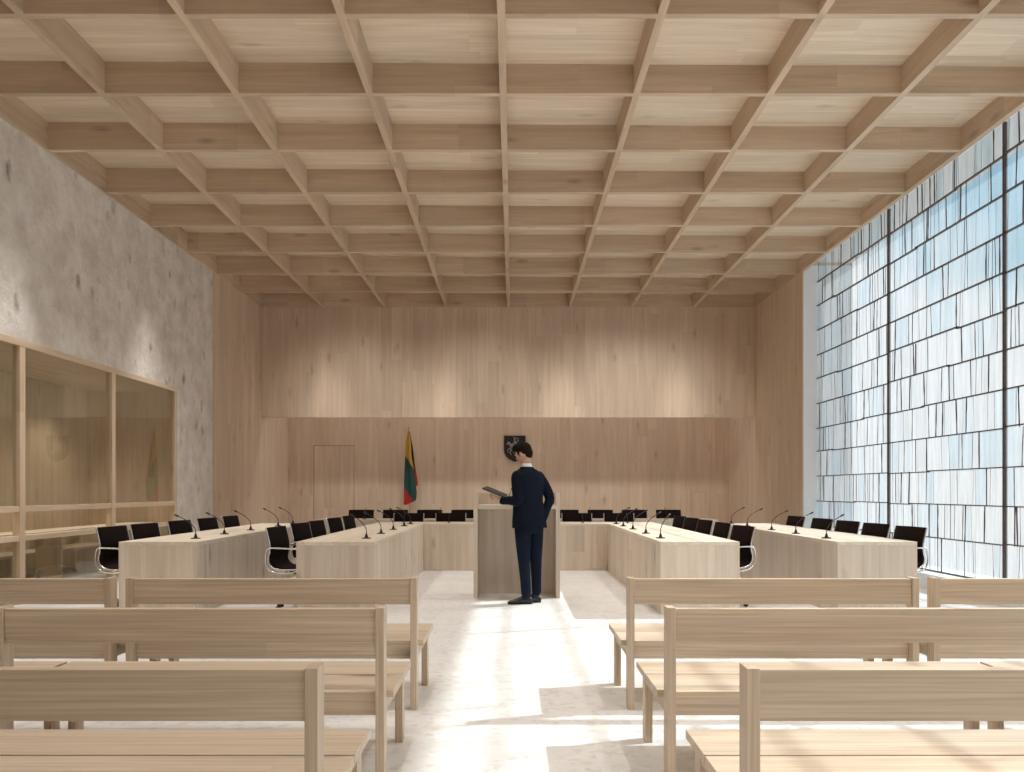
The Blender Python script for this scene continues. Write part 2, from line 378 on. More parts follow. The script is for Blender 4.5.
# left: rough stone wall with the booth opening, timber beyond
YS = 14.82
BY0, BY1, BZ = -1.2, 13.20, 2.90
wl = MB()
wl.box(XL-.35, XL, YN, YS, BZ+.05, ZB+.1)
wl.box(XL-.35, XL, BY1+.05, YS, 0, BZ+.05)
wl.box(XL-.35, XL, YN, BY0, 0, BZ+.05)
wl.build('wall_left', M['stone'], kind='structure')
MB().box(XL-.35, XL+.012, YS, YB, 0, ZB+.1).build('wall_left_rear', M['wall_wood'], kind='structure')
MB().box(-7.6, 6.2, YB, YB+.3, 0, 5.6).build('wall_back', M['wall_wood'], kind='structure')
MB().box(XL+.012, XR-.012, Y8+.03, Y8+.15, 2.862, ZB+.3).build('wall_hanging', M['wall_wood'], kind='structure', bevel=.003)
MB().box(XR-.012, XR+.9, 14.77, YB, 0, ZB+.3).build('wall_right', M['wall_wood'], kind='structure')
MB().box(XR, XR+.9, 14.765, 14.769, .0, ZB+.1).build('trim_1', M['white_paint'], kind='structure')
MB().box(XR-.014, XR+.004, 14.745, 14.771, 0, ZB).build('trim_2', M['frame_z'], kind='structure')
MB().box(-7.6, 6.2, YN-.3, YN, 0, 5.6).build('wall_front', M['wall_wood'], kind='structure')
MB().box(XR+.04, XR+.9, YN-.3, 14.77, ZB+.16, 5.6).build('wall_right_lintel', M['white_paint'], kind='structure')

# hidden door in the back wall: a fine shadow line and a flush leaf
door = empty('door_1', (-4.36, YB-.001, 0)); door['kind'] = 'structure'
DW, DH = .97, 2.36
MB().box(-DW/2, DW/2, -.004, .0, .005, DH).build('door_leaf', M['wall_wood'], door)
g_ = MB()
g_.box(-DW/2-.009, -DW/2-.001, -.0045, 0, 0, DH+.009); g_.box(DW/2+.001, DW/2+.009, -.0045, 0, 0, DH+.009); g_.box(-DW/2-.001, DW/2+.001, -.0045, 0, DH+.001, DH+.009)
g_.build('shadow_gap', M['lead'], door)

# ------------------------------------------------------------------ window of stone-like glass slabs
XG = 5.56
win = empty('window_1'); win['kind'] = 'structure'
MULL = [14.79 - 2.82*k for k in range(0, 7)]
MULL = [14.77] + [11.97 - 2.822*k for k in range(0, 6)]
rows = [.21 + .4405*k for k in range(12)] + [5.46]
rnd = random.Random(11)
panes = MB(); leads = MB(); bars = MB(); thick = MB()
mulls = sorted(MULL)
for b0, b1 in zip(mulls, mulls[1:]):
    for ri, (z0, z1) in enumerate(zip(rows, rows[1:])):
        y = b0 + .02
        # a bed joint with small steps
        step = rnd.choice((0, .014, -.012, .02)); ys = b0 + rnd.uniform(.3, .8)*(b1-b0)
        bars.box(XG-.022, XG+.012, b0, ys, z0-.006, z0+.006)
        bars.box(XG-.022, XG+.012, ys-.02, b1, z0-.006+step, z0+.006+step)
        while y < b1 - .03:
            w = rnd.choice((.05, .07, .09, .12, .16, .2, .26, .34, .42)) * rnd.uniform(.8, 1.25)
            if ri > 9: w *= .75
            e = min(y + w, b1 - .01)
            if b1 - e < .06: e = b1 - .01
            lean = rnd.uniform(-.006, .006)
            t = rnd.uniform(-.006, .006)
            vv = [panes.bm.verts.new(p) for p in ((XG+t, y, z0), (XG+t, e, z0), (XG+t, e, z1), (XG+t, y, z1))]
            panes.bm.faces.new(vv)
            lw = rnd.choice((.0018, .003, .005, .0085))
            if e < b1 - .02:
                pts = [(XG-.008, e + lean*(k-2) + rnd.uniform(-.0018, .0018), z0 + (z1-z0)*k/4) for k in range(5)]
                leads.tube(pts, [lw*rnd.uniform(.7, 1.2) for _ in pts], 5)
            y = e
panes.build('glass_panes', M['pane'], win)
leads.build('lead_joints', M['lead'], win)
bars.build('bed_joints', M['lead'], win)
for y in mulls[:-1]:
    MB().box(XG-.022, XG+.02, y-.014, y+.014, .0, 5.46).build('mullion', M['lead'], win)
MB().box(XR+.01, XG+.35, YN-.3, 14.765, 0, .20).build('window_sill', M['white_paint'], win)
MB().box(XG-.02, XG+.35, YN-.3, 14.765, .201, .209).build('window_rail', M['white_paint'], win)

# ------------------------------------------------------------------ glazed booth in the left wall
booth = empty('window_2'); booth['kind'] = 'structure'
XBW = -6.90
MB().box(XBW-.1, XBW, BY0, BY1, 0, BZ+.05).build('booth_lining', M['booth'], booth)
MB().box(XBW, XL-.0, BY1, BY1+.049, 0, BZ-.021).build('booth_end_lining', M['booth'], booth)
MB().box(XBW, XL-.0, BY0-.05, BY0, 0, BZ).build('booth_end_lining', M['booth'], booth)
MB().box(XBW-.1, XL-.36, BY0, BY1+.1, BZ-.02, BZ+.05).build('booth_ceiling', M['frame_y'], booth)
MB().box(XL-.36, XL+.012, BY0, BY1+.05, BZ-.02, BZ+.05).build('top_rail', M['frame_y'], booth, bevel=.002)
for k, y in enumerate([13.15, 11.08, 9.01, 6.94, 4.87, 2.80, .73]):
    MB().box(XL-.075, XL+.010, y, y+.10 if k else 13.20, 0, BZ-.02).build('post', M['frame_z'], booth, bevel=.002)
ys = [13.15, 11.08, 9.01, 6.94, 4.87, 2.80, .73]
for y1, y0 in zip(ys, ys[1:]):
    y0 = y0 + .10
    MB().box(XL-.07, XL+.004, y0, y1, 1.03, 1.095).build('transom', M['frame_y'], booth, bevel=.002)
    MB().box(XL-.07, XL+.004, y0, y1, .705, .765).build('rail', M['frame_y'], booth, bevel=.002)
    MB().box(XL-.036, XL-.028, y0, y1, 1.095, BZ-.02).build('pane', M['glass'], booth)
    MB().box(XL-.036, XL-.028, y0, y1, 0, .705).build('pane', M['glass'], booth)
bb = empty('booth_bench', (-6.62, 9.2, 0))
tag(bb, 'long timber bench inside the glazed booth behind the left wall', 'bench')
MB().box(-.20, .22, -3.6, 3.7, .40, .44).build('seat', M['bench_y'], bb, bevel=.003)
for yy in (-3.4, -1.1, 1.2, 3.5):
    MB().box(-.18, .18, yy-.02, yy+.02, 0, .40).build('leg', M['bench_z'], bb, bevel=.002)
bt = empty('booth_counter', (-5.95, 9.2, 0))
tag(bt, 'long narrow timber counter just behind the glass of the left booth', 'counter')
MB().box(-.2, .2, -3.6, 3.75, .725, .765).build('counter_top', M['desk_top'], bt, bevel=.002)
for yy in (-3.3, -1.1, 1.2, 3.5):
    MB().box(-.17, .17, yy-.02, yy+.02, 0, .725).build('leg', M['frame_z'], bt, bevel=.002)

# ------------------------------------------------------------------ benches
def make_bench():
    t = empty('bench'); Wd = 1.685
    for x in (0, Wd-.038):
        MB().box(x, x+.038, 0, .08, 0, .763).build('leg', M['bench_z'], t, bevel=.0015)
        MB().box(x, x+.038, .585, .665, 0, .356).build('leg', M['bench_z'], t, bevel=.0015)
        MB().box(x+.004, x+.034, .081, .584, .295, .355).build('side_rail', M['bench_y'], t, bevel=.0015)
    MB().box(.039, Wd-.039, .012, .056, .610, .757).build('back_rail', M['bench_x'], t, bevel=.002)
    MB().box(.039, Wd-.039, .045, .079, .288, .391).build('seat_rail', M['bench_x'], t, bevel=.002)
    MB().box(-.030, Wd+.030, .082, .382, .357, .390).build('seat_plank', M['bench_x'], t, bevel=.002)
    MB().box(-.030, Wd+.030, .394, .680, .357, .390).build('seat_plank', M['bench_x'], t, bevel=.002)
    return t
bench0 = make_bench()
BL = [('R', 2.305, .667, 'timber bench in the foreground right of the aisle, nearest the viewer'),
      ('R', 3.495, .667, 'timber bench right of the aisle, in the middle row'),
      ('R', 4.685, .667, 'timber bench right of the aisle, in the row nearest the desks'),
      ('R', 4.685, 2.437, 'timber bench in the row nearest the desks, cut by the right photo edge'),
      ('R', 3.495, 2.437, 'outer timber bench in the middle row at the far right, mostly out of view'),
      ('L', 2.305, -.555-1.685, 'timber bench in the foreground left of the aisle, nearest the viewer'),
      ('L', 3.495, -.555-1.685, 'timber bench left of the aisle, in the middle row'),
      ('L', 4.685, -.555-1.685, 'timber bench left of the aisle, in the row nearest the desks'),
      ('L', 4.685, -.555-1.685*2-.085, 'timber bench in the row nearest the desks, cut by the left photo edge'),
      ('L', 3.495, -.555-1.685*2-.085, 'outer timber bench in the middle row at the far left, mostly out of view')]
for i, (s, y, x, lab) in enumerate(BL):
    o = bench0 if i == 0 else copy_tree(bench0)
    o.location = (x, y, 0); tag(o, lab, 'bench', 'timber benches beside the aisle')

# ------------------------------------------------------------------ desks
def side_desk(x0, x1, y0, y1, front, label, endback=True):
    """front: -1 the closed face is at x0, +1 at x1; sitters on the other side"""
    t = empty('desk', (0, 0, 0)); H = .745
    T = .036
    MB().box(x0, x1, y0, y1, H-T, H).build('desk_top', M['desk_top'], t, bevel=.002)
    if front < 0: a, b = x0, x0+T
    else: a, b = x1-T, x1
    MB().box(a, b, y0+T+.001, y1-.001, 0, H-T-.0005).build('front_panel', M['desk_wood'], t, bevel=.001)
    MB().box(x0, x1, y0, y0+T, 0, H-T-.0005).build('end_panel', M['desk_wood'], t, bevel=.001)
    if endback:
        c, d = (x0+T+.001, x1) if front < 0 else (x0, x1-T-.001)
        MB().box(c, d, y1-T, y1, 0, H-T-.0005).build('end_panel', M['desk_wood'], t, bevel=.001)
    tag(t, label, 'desk', 'timber desks set around the lectern'); return t
side_desk(1.514, 2.323, 8.29, 12.855, -1, 'long pale timber desk right of the lectern, the inner one of two')
side_desk(3.326, 4.141, 8.29, 13.0, -1, 'long pale timber desk nearest the glass wall on the right')
side_desk(-2.216, -1.415, 8.29, 12.855, 1, 'long pale timber desk left of the lectern, the inner one of two')
side_desk(-4.033, -3.227, 8.29, 13.0, 1, 'long pale timber desk nearest the glazed booth on the left')
def cross_desk(x0, x1, y0, y1, label):
    t = empty('desk', (0, 0, 0)); H = .745; T = .036
    MB().box(x0, x1, y0, y1, H-T, H).build('desk_top', M['desk_topx'], t, bevel=.002)
    MB().box(x0+T, x1-T, y0, y0+T, 0, H-T-.0005).build('front_panel', M['desk_wood'], t, bevel=.001)
    for a in (x0, x1-T): MB().box(a, a+T, y0, y1, 0, H-T-.0005).build('end_panel', M['desk_wood'], t, bevel=.001)
    tag(t, label, 'desk', 'timber desks set around the lectern'); return t
cross_desk(-2.216, 2.323, 12.86, 13.59, 'timber desk running crosswise behind the lectern, joining the two inner desks')
cross_desk(-3.60, 3.70, 14.56, 15.28, 'rearmost long timber desk running crosswise in front of the back wall')

# ------------------------------------------------------------------ office chairs (local: sitter faces +X)
def make_chair():
    t = empty('office_chair')
    prof = spline([(-.270,0,.880), (-.250,0,.80), (-.228,0,.70), (-.230,0,.62), (-.243,0,.56), (-.228,0,.495), (-.165,0,.452), (-.03,0,.440), (.13,0,.455), (.21,0,.452), (.245,0,.425)], 4)
    hw = .248; T = .009
    mb = MB(); nrm = []
    for i, p in enumerate(prof):
        d = prof[min(i+1, len(prof)-1)] - prof[max(i-1, 0)]; d.normalize(); nrm.append(Vector((-d.z, 0, d.x)))
    rings = []
    for i, (p, n) in enumerate(zip(prof, nrm)):
        rib = .003*math.sin(i*2.1)
        ring = []
        for k in range(9):
            y = -hw + 2*hw*k/8; sag = -.012*math.sin(PI*k/8)
            ring.append(p + n*(T+rib*.6+sag) * -1 + Vector((0, y, 0)))
        for k in range(8, -1, -1):
            y = -hw + 2*hw*k/8; sag = -.012*math.sin(PI*k/8)
            ring.append(p + n*(-T+sag) * -1 + Vector((0, y, 0)))
        rings.append(ring)
    mb.loft(rings).build('seat_shell', M['sling'], t, smooth=True)
    for s in (-1, 1):
        mb = MB(); mb.tube([p + Vector((0, s*(hw+.007), 0)) for p in prof], .0085, 8).build('side_frame', M['alu'], t, smooth=True)
        loop = [(.13,.655), (.05,.662), (-.10,.668), (-.21,.670), (-.248,.655), (-.264,.60), (-.268,.54), (-.248,.475), (-.20,.430), (-.10,.412), (.0,.415), (.06,.43), (.13,.50), (.165,.58), (.165,.63)]
        P = [Vector((a, s*(hw+.026), b)) for a, b in loop]; P2 = []
        n = len(P)
        for i in range(n):
            a, b, c, d = P[i-1], P[i], P[(i+1)%n], P[(i+2)%n]
            for k in range(3):
                q = k/3; P2.append(.5*((2*b)+(c-a)*q+(2*a-5*b+4*c-d)*q*q+(3*b-3*c+d-a)*q**3))
        MB().tube(P2, .0095, 6, closed=True).build('armrest', M['alu'], t, smooth=True)
    cb = MB(); cb.box(-.12, .10, -.10, .10, .385, .418); cb.cyl((0, 0), .026, .12, .386); cb.build('column', M['black'], t, bevel=.004)
    cl = MB(); cl.tube([(-.02, -hw-.03, .418), (-.02, hw+.03, .418)], .013, 6); cl.build('cross_stretcher', M['alu'], t, smooth=True)
    for k in range(5):
        a = 2*PI*k/5 + .3; c, s = math.cos(a), math.sin(a)
        lb = MB()
        lb.loft([[(c*r - s*w*e[0], s*r + c*w*e[0], z + h*e[1]) for e in ((-1,-1),(1,-1),(1,1),(-1,1))] for r, w, z, h in ((.02,.022,.125,.018),(.14,.018,.112,.012),(.262,.013,.090,.009))])
        leg = lb.build('base_leg', M['alu'], t, bevel=.002)
        w = MB()
        for off in (-.012, .012):
            cx, cyy = c*.262 + off*-s*1.0, s*.262 + off*c
            w.tube([(cx + s*.006, cyy - c*.006, .028), (cx - s*.006, cyy + c*.006, .028)], .027, 12)
        w.cyl((c*.262, s*.262), .007, .03, .088, 8)
        w.build('caster', M['black'], leg)
    return t
chair0 = make_chair(); first = [True]
def place_chair(x, y, rz, label, group):
    o = chair0 if first[0] else copy_tree(chair0); first[0] = False
    o.location = (x, y, 0); o.rotation_euler = (0, 0, rz); tag(o, label, 'office chair', group)
ordn = ['nearest the viewer', 'second from the viewer', 'third and middle of the row', 'fourth, next to last', 'fifth and farthest from the viewer']
cr_ = random.Random(5)
for k, y in enumerate((8.70, 9.52, 10.33, 11.17, 12.22)):
    place_chair(4.035, y, PI + .15 + cr_.uniform(-.04, .04), 'dark chair behind the right outer desk, ' + ordn[k], 'chairs along the right outer desk')
for k, y in enumerate((8.90, 9.80, 10.68, 11.46, 12.27)):
    place_chair(2.29, y, PI + .15 + cr_.uniform(-.04, .04), 'dark chair behind the right inner desk, ' + ordn[k], 'chairs along the right inner desk')
for k, y in enumerate((8.68, 9.62, 10.42, 11.47, 12.45)):
    place_chair(-2.28, y, -.15 + cr_.uniform(-.04, .04), 'dark chair behind the left inner desk, ' + ordn[k], 'chairs along the left inner desk')
for k, y in enumerate((8.70, 9.45, 10.45, 11.40, 12.36)):
    place_chair(-4.06, y, -.15 + cr_.uniform(-.04, .04), 'dark chair behind the left outer desk, ' + ordn[k], 'chairs along the left outer desk')
mid = ['leftmost of its row', 'second from the left', 'third from the left, hidden by the lectern', 'fourth from the left, hidden by the lectern', 'next to rightmost of its row', 'rightmost of its row']
for k, x in enumerate((-1.78, -1.06, -.34, .38, 1.10, 1.82)):
    place_chair(x, 13.63, -PI/2, 'dark chair behind the middle crosswise desk, ' + mid[k], 'chairs behind the middle crosswise desk')
nth = ['leftmost', 'second from the left', 'third from the left', 'fourth from the left', 'fifth from the left, by the lectern', 'sixth from the left, by the lectern', 'fourth from the right', 'third from the right', 'second from the right', 'rightmost']
for k in range(10):
    place_chair(-3.045 + .6866*k, 16.05, -PI/2, 'dark chair in the rearmost row, ' + nth[k], 'chairs in the rearmost row')

# ------------------------------------------------------------------ gooseneck microphones (local: bends towards +X)
def make_mic(h=.25, lean=.20):
    t = empty('microphone')
    b = MB(); b.cyl((0, 0), .052, 0, .010, 20, .048); b.cyl((0, 0), .022, .010, .055, 14, .008); b.build('microphone_base', M['black'], t, smooth=False)
    pts = spline([(0, 0, .05), (.005, 0, .11), (.05, 0, .17), (.12, 0, .225), (.175, 0, .255)], 4)
    sx, sz = lean/.2, h/.27
    pts = [Vector((p.x*sx, 0, .05 + (p.z-.05)*sz)) for p in pts]
    MB().tube(pts, (.0048), 6).build('gooseneck', M['black'], t, smooth=True)
    d = (pts[-1]-pts[-3]).normalized()
    MB().tube([pts[-1], pts[-1]+d*.012, pts[-1]+d*.045, pts[-1]+d*.055], [.005, .010, .010, .005], 8).build('microphone_head', M['black'], t, smooth=True)
    return t
mic0 = make_mic(); mf = [True]
def place_mic(x, y, rz, label, group, sc=1.0):
    o = mic0 if mf[0] else copy_tree(mic0); mf[0] = False
    o.location = (x, y, .7452); o.rotation_euler = (0, 0, rz); o.scale = (sc, sc, sc); tag(o, label, 'microphone', group)
om = ['nearest the viewer', 'second from the viewer', 'third from the viewer', 'fourth from the viewer', 'farthest from the viewer']
for k, (y, a) in enumerate(((8.88, .25), (9.84, .1), (10.76, .0), (11.88, -.1), (12.75, .1))):
    place_mic(3.44, y, a, 'black gooseneck microphone on the right outer desk, ' + om[k], 'microphones on the right outer desk')
for k, (y, a) in enumerate(((8.90, .9), (9.88, .45), (10.95, .3), (11.9, .2), (12.7, .1))):
    place_mic(1.625, y, a, 'black gooseneck microphone on the right inner desk, ' + om[k], 'microphones on the right inner desk')
for k, (y, a) in enumerate(((8.86, PI-.5), (9.84, PI-.2), (10.85, PI-.1), (11.95, PI), (12.7, PI))):
    place_mic(-1.60, y, a, 'black gooseneck microphone on the left inner desk, ' + om[k], 'microphones on the left inner desk')
for k, (y, a) in enumerate(((8.84, PI+.1), (9.72, PI), (10.70, PI), (11.95, PI), (12.75, PI))):
    place_mic(-3.46, y, a, 'black gooseneck microphone on the left outer desk, ' + om[k], 'microphones on the left outer desk')
for k, x in enumerate((-1.78, -1.06, 1.10, 1.82)):
    place_mic(x+.03, 13.05, PI/2, 'small microphone on the middle crosswise desk, ' + ['leftmost', 'second from the left', 'second from the right', 'rightmost'][k], 'microphones on the middle crosswise desk', .6)
for k in range(4):
    place_mic((-2.70, -1.33, 1.42, 2.80)[k], 14.75, PI/2, 'small microphone on the rearmost desk, ' + ['leftmost', 'second from the left', 'second from the right', 'rightmost'][k], 'microphones on the rearmost desk', .8)

# ------------------------------------------------------------------ lectern
lec = empty('lectern', (.048, 9.55, 0)); tag(lec, 'tall pale timber lectern with open back, standing in front of the man', 'lectern')
LW, LD, LH = .51, .47, 1.242
for s in (-1, 1):
    a, b = sorted((s*LW, s*(LW-.048))); MB().box(a, b, 0, LD, 0, LH).build('side_panel', M['desk_wood'], lec, bevel=.002)
MB().box(-LW+.049, LW-.049, LD-.04, LD, 0, LH).build('front_panel', M['desk_wood'], lec, bevel=.002)
MB().box(-LW+.049, LW-.049, .0, LD-.041, 1.05, 1.10).build('shelf', M['desk_topx'], lec, bevel=.002)
lm = copy_tree(mic0); lm.location = (-.045, 9.90, 1.1005); lm.rotation_euler = (0, 0, -PI/2+.2); lm.scale = (.75, .75, .75)
tag(lm, 'thin gooseneck microphone on the lectern, beside the man\'s elbow', 'microphone')

# ------------------------------------------------------------------ flag
fl = empty('flag', (-2.46, 19.35, 0)); tag(fl, 'furled yellow, green and red flag hanging on a pole at the back wall', 'flag')
b = MB(); b.cyl((0, 0), .17, 0, .03, 24, .15); b.cyl((0, 0), .03, .03, .10, 12); b.build('flag_base', M['brass'], fl)
MB().tube([(0, 0, .08), (-.03, 0, 2.74)], .014, 8).build('flagpole', M['brass'], fl, smooth=True)
MB().tube([(-.03, 0, 2.735), (-.03, 0, 2.76), (-.031, 0, 2.79), (-.031, 0, 2.82)], [.010, .022, .016, .002], 8).build('finial', M['brass'], fl, smooth=True)
def cloth(name, outline, mats, pick, depth, y0, folds, seed):
    """hanging cloth: outline gives (z, xleft, xright); pleated front and back surfaces"""
    bm = bmesh.new(); NZ, NX = 44, 18
    def lerp(z):
        for (a, l0, r0), (b_, l1, r1) in zip(outline, outline[1:]):
            if b_ <= z <= a:
                q = (a-z)/(a-b_); return l0+(l1-l0)*q, r0+(r1-r0)*q
        return outline[-1][1:]
    zt_, zb_ = outline[0][0], outline[-1][0]
    grid = []
    for side in (0, 1):
        g = []
        for i in range(NZ+1):
            z = zt_ + (zb_-zt_)*i/NZ; l, r = lerp(z); row = []
            for k in range(NX+1):
                u = k/NX; amp = depth*(.3+.7*i/NZ)
                y = y0 - amp*math.sin(u*PI*folds + seed + i*.02) - amp*.8*math.sin(PI*u) + (.006 if side else 0)
                row.append(bm.verts.new((l+(r-l)*u, y, z)))
            g.append(row)
        grid.append(g)
    for side in (0, 1):
        g = grid[side]
        for i in range(NZ):
            for k in range(NX):
                q = [g[i][k], g[i][k+1], g[i+1][k+1], g[i+1][k]]
                f = bm.faces.new(q if side == 0 else q[::-1])
                c = f.calc_center_median(); f.material_index = pick(c.x, c.z); f.smooth = True
    me = bpy.data.meshes.new(name); bm.to_mesh(me); bm.free()
    for m_ in mats: me.materials.append(m_)
    o = bpy.data.objects.new(name, me); C.objects.link(o); o.parent = fl; return o
cloth('flag_cloth', [(2.70, -.04, -.01), (2.45, -.09, .03), (2.1, -.105, .045), (1.6, -.125, .13), (1.2, -.135, .17), (1.03, -.135, .15), (.93, -.14, -.06)],
      [M['yellow'], M['green'], M['red']],
      lambda x, z: 0 if z > 2.10 - 1.6*max(0, (x+.10)) - (.25 if x > .01 else 0)*0 else (2 if z < 1.34 - 1.4*(x+.135) else 1), .035, -.03, 3.2, .6)
cloth('flag_lining', [(2.68, -.02, .00), (2.3, .00, .075), (1.9, .01, .12), (1.55, .05, .185), (1.45, .10, .195), (1.38, .12, .19)],
      [M['darkred'], M['red']], lambda x, z: 1 if (x > .12 and z < 1.9) else 0, .02, .02, 2.2, 1.5)

# ------------------------------------------------------------------ coat of arms
em = empty('shield', (.05, YB-.012, 0)); tag(em, 'dark shield with a pale mounted knight relief on the back wall above the man', 'wall emblem')
sh = [(-.262, 2.605), (.262, 2.605), (.262, 2.25), (.245, 2.17), (.20, 2.09), (.13, 2.03), (.05, 1.985), (0, 1.965), (-.05, 1.985), (-.13, 2.03), (-.20, 2.09), (-.245, 2.17), (-.262, 2.25)]
MB().loft([[(x, -.035, z) for x, z in sh], [(x, .010, z) for x, z in sh]]).build('shield_plate', M['bronze'], em, bevel=.004)
rl = MB()
def limb(pts, r): rl.tube([(a, -.040, 1.965+b) for a, b in pts], r, 6)
limb([(.13, .17), (.10, .27), (.02, .32), (-.07, .35)], [.035, .055, .048, .045])        # horse body
limb([(-.07, .35), (-.12, .43), (-.15, .48)], [.045, .032, .022]); limb([(-.14, .48), (-.20, .42)], [.026, .014])
limb([(-.09, .33), (-.17, .30), (-.17, .22)], [.022, .014, .010]); limb([(-.07, .31), (-.12, .23), (-.08, .17)], [.022, .014, .010])
limb([(.12, .21), (.15, .12), (.10, .07)], [.028, .016, .010]); limb([(.09, .20), (.05, .13), (.07, .05)], [.026, .014, .010])
limb([(.14, .26), (.20, .30), (.22, .20), (.20, .12)], [.012, .018, .015, .006])
limb([(.03, .34), (.02, .44), (.0, .50)], [.035, .042, .026]); rl.ell((-.005, -.040, 1.965+.545), (.030, .02, .034), seg=10, rings=6)
limb([(.02, .47), (.09, .52), (.07, .58)], [.018, .014, .010]); limb([(.07, .57), (-.06, .615)], [.009, .005])
limb([(.03, .35), (-.01, .26), (-.04, .22)], [.024, .017, .012]); rl.ell((-.05, -.045, 1.965+.42), (.035, .012, .045), seg=10, rings=6)
rl.build('knight_relief', M['silver'], em, smooth=True)

# ------------------------------------------------------------------ man
man = empty('person', (.17, 9.08, 0)); tag(man, 'person in a navy suit standing at the lectern, seen from behind, reading a folder', 'person')
F = Vector((-.68, .73, 0)).normalized()      # body facing
R_ = Vector((F.y, -F.x, 0))                  # towards his right
O = Vector((.17, 9.08, 0))
def ring(c, w, d, n=20, fx=R_, fy=F, p=2.3):
    out = []
    for k in range(n):
        a = 2*PI*k/n; ca, sa = math.cos(a), math.sin(a)
        out.append(Vector(c) + fx*w*math.copysign(abs(ca)**(2/p), ca) + fy*d*math.copysign(abs(sa)**(2/p), sa))
    return out
def L_(x, y, z): return Vector((x, y, z)) - O
def limbtube(mb, pts, rs, n=12):
    """tapered limb with a rounded end"""
    P = spline(pts, 4); 
    m = len(P); k = len(pts)-1
    rr = []
    for i in range(m):
        q = i/(m-1)*k; j = min(int(q), k-1); f = q-j; rr.append(rs[j]+(rs[j+1]-rs[j])*f)
    mb.tube(P, rr, n); mb.ell(P[0], (rr[0],)*3, seg=10, rings=8); mb.ell(P[-1], (rr[-1],)*3, seg=10, rings=8)
shl, shr = L_(.050, 8.975, 1.425), L_(.290, 9.190, 1.425)
ell_, elr = L_(.060, 8.93, 1.160), L_(.420, 9.215, 1.180)
wrl, wrr = L_(-.125, 9.02, 1.160), L_(.355, 9.12, .985)
hpl, hpr = L_(.120, 9.02, .90), L_(.250, 9.14, .90)
knl, knr = L_(.125, 8.99, .49), L_(.262, 9.15, .49)
anl, anr = L_(.150, 9.03, .10), L_(.268, 9.20, .10)
HD = Vector((-.86, .50, 0)).normalized()     # head facing
HS = Vector((HD.y, -HD.x, 0))
HC = L_(.118, 9.10, 1.688)
pitch = math.radians(24)
fw = (HD*math.cos(pitch) - Vector((0,0,1))*math.sin(pitch)).normalized(); upv = HS.cross(fw).normalized()
if upv.z < 0: upv = -upv
hrot = Matrix((HS, fw, upv)).transposed().to_quaternion()
def H(a, b, c): return HC + HS*a + fw*b + upv*c
body = MB()
body.ell(H(0, -.008, .018), (.074, .094, .092), hrot, 24, 16)      # skull
body.ell(H(0, .030, -.038), (.058, .060, .070), hrot, 20, 12)       # face
body.ell(H(0, .062, -.088), (.030, .026, .024), hrot)               # chin
body.ell(H(0, .088, .018), (.040, .012, .012), hrot)                # brow
body.loft([[H(a*.010, .082, .010), H(a*.0, .094, .012), H(-a*.010, .082, .010)] if False else [H(-.009,.080,.012), H(.009,.080,.012), H(.004,.096,.006), H(-.004,.096,.006)] for a in (1,)] +
          [[H(-.016,.080,-.034), H(.016,.080,-.034), H(.006,.118,-.030), H(-.006,.118,-.030)]])   # nose
body.ell(H(0, .086, -.054), (.022, .010, .006), hrot); body.ell(H(0, .084, -.066), (.019, .010, .006), hrot)   # lips
for s in (-1, 1):
    body.ell(H(s*.076, -.004, -.018), (.008, .018, .030), hrot)     # ears
limbtube(body, [H(0, -.035, -.05), L_(.150, 9.085, 1.56), L_(.168, 9.08, 1.49)], [.048, .050, .060])
tc_ = [(.88, .165, .115), (1.0, .165, .11), (1.15, .15, .105), (1.3, .17, .11), (1.40, .17, .105), (1.46, .13, .09), (1.51, .06, .06)]
body.loft([ring(L_(.172, 9.08, z), w, d) for z, w, d in tc_])
limbtube(body, [shl, ell_, wrl], [.048, .038, .027]); limbtube(body, [shr, elr, wrr], [.048, .038, .027])
limbtube(body, [hpl, knl, anl], [.085, .055, .04]); limbtube(body, [hpr, knr, anr], [.085, .055, .04])
# left hand: palm under the folder, thumb on top
hd = (L_(-.235, 9.075, 1.205) - wrl).normalized(); hs = hd.cross(Vector((0,0,1))).normalized(); hu = hs.cross(hd).normalized()
if hu.z < 0: hu = -hu
_a = math.radians(-50); hs, hu = hs*math.cos(_a) + hu*math.sin(_a), hu*math.cos(_a) - hs*math.sin(_a)
if hu.z < 0: hs, hu = -hs, -hu
def HL(a, b, c): return wrl + hd*a + hs*b + hu*c
pal = Matrix((hd, hs, hu)).transposed().to_quaternion()
body.ell(HL(.050, 0, -.004), (.052, .040, .016), pal)
for j, (b_, ln) in enumerate(((-.030, .072), (-.010, .082), (.011, .077), (.030, .060))):
    body.tube([HL(.080, b_, -.004), HL(.080+ln*.45, b_*1.15, -.012), HL(.080+ln*.8, b_*1.2, -.004), HL(.080+ln, b_*1.2, .008)], [.0105, .0095, .0085, .006], 8)
body.tube([HL(.025, .030, .004), HL(.050, .046, .022), HL(.078, .042, .034), HL(.095, .032, .036)], [.013, .0115, .010, .007], 8)
# right hand in the pocket
hd2 = (L_(.315, 9.06, .90) - wrr).normalized(); hs2 = hd2.cross(Vector((0,1,0))).normalized(); hu2 = hs2.cross(hd2).normalized()
def HR(a, b, c): return wrr + hd2*a + hs2*b + hu2*c
body.ell(HR(.05, 0, 0), (.05, .038, .016), Matrix((hd2, hs2, hu2)).transposed().to_quaternion())
for j, (b_, ln) in enumerate(((-.028, .066), (-.009, .078), (.010, .072), (.028, .056))):
    body.tube([HR(.08, b_, 0), HR(.08+ln*.5, b_, -.008), HR(.08+ln, b_, -.016)], [.010, .009, .006], 8)
body.tube([HR(.02, -.03, 0), HR(.05, -.05, .006), HR(.08, -.055, .006)], [.012, .010, .007], 8)
bo = body.build('body', M['skin'], man, remesh=.0055, sm=2)

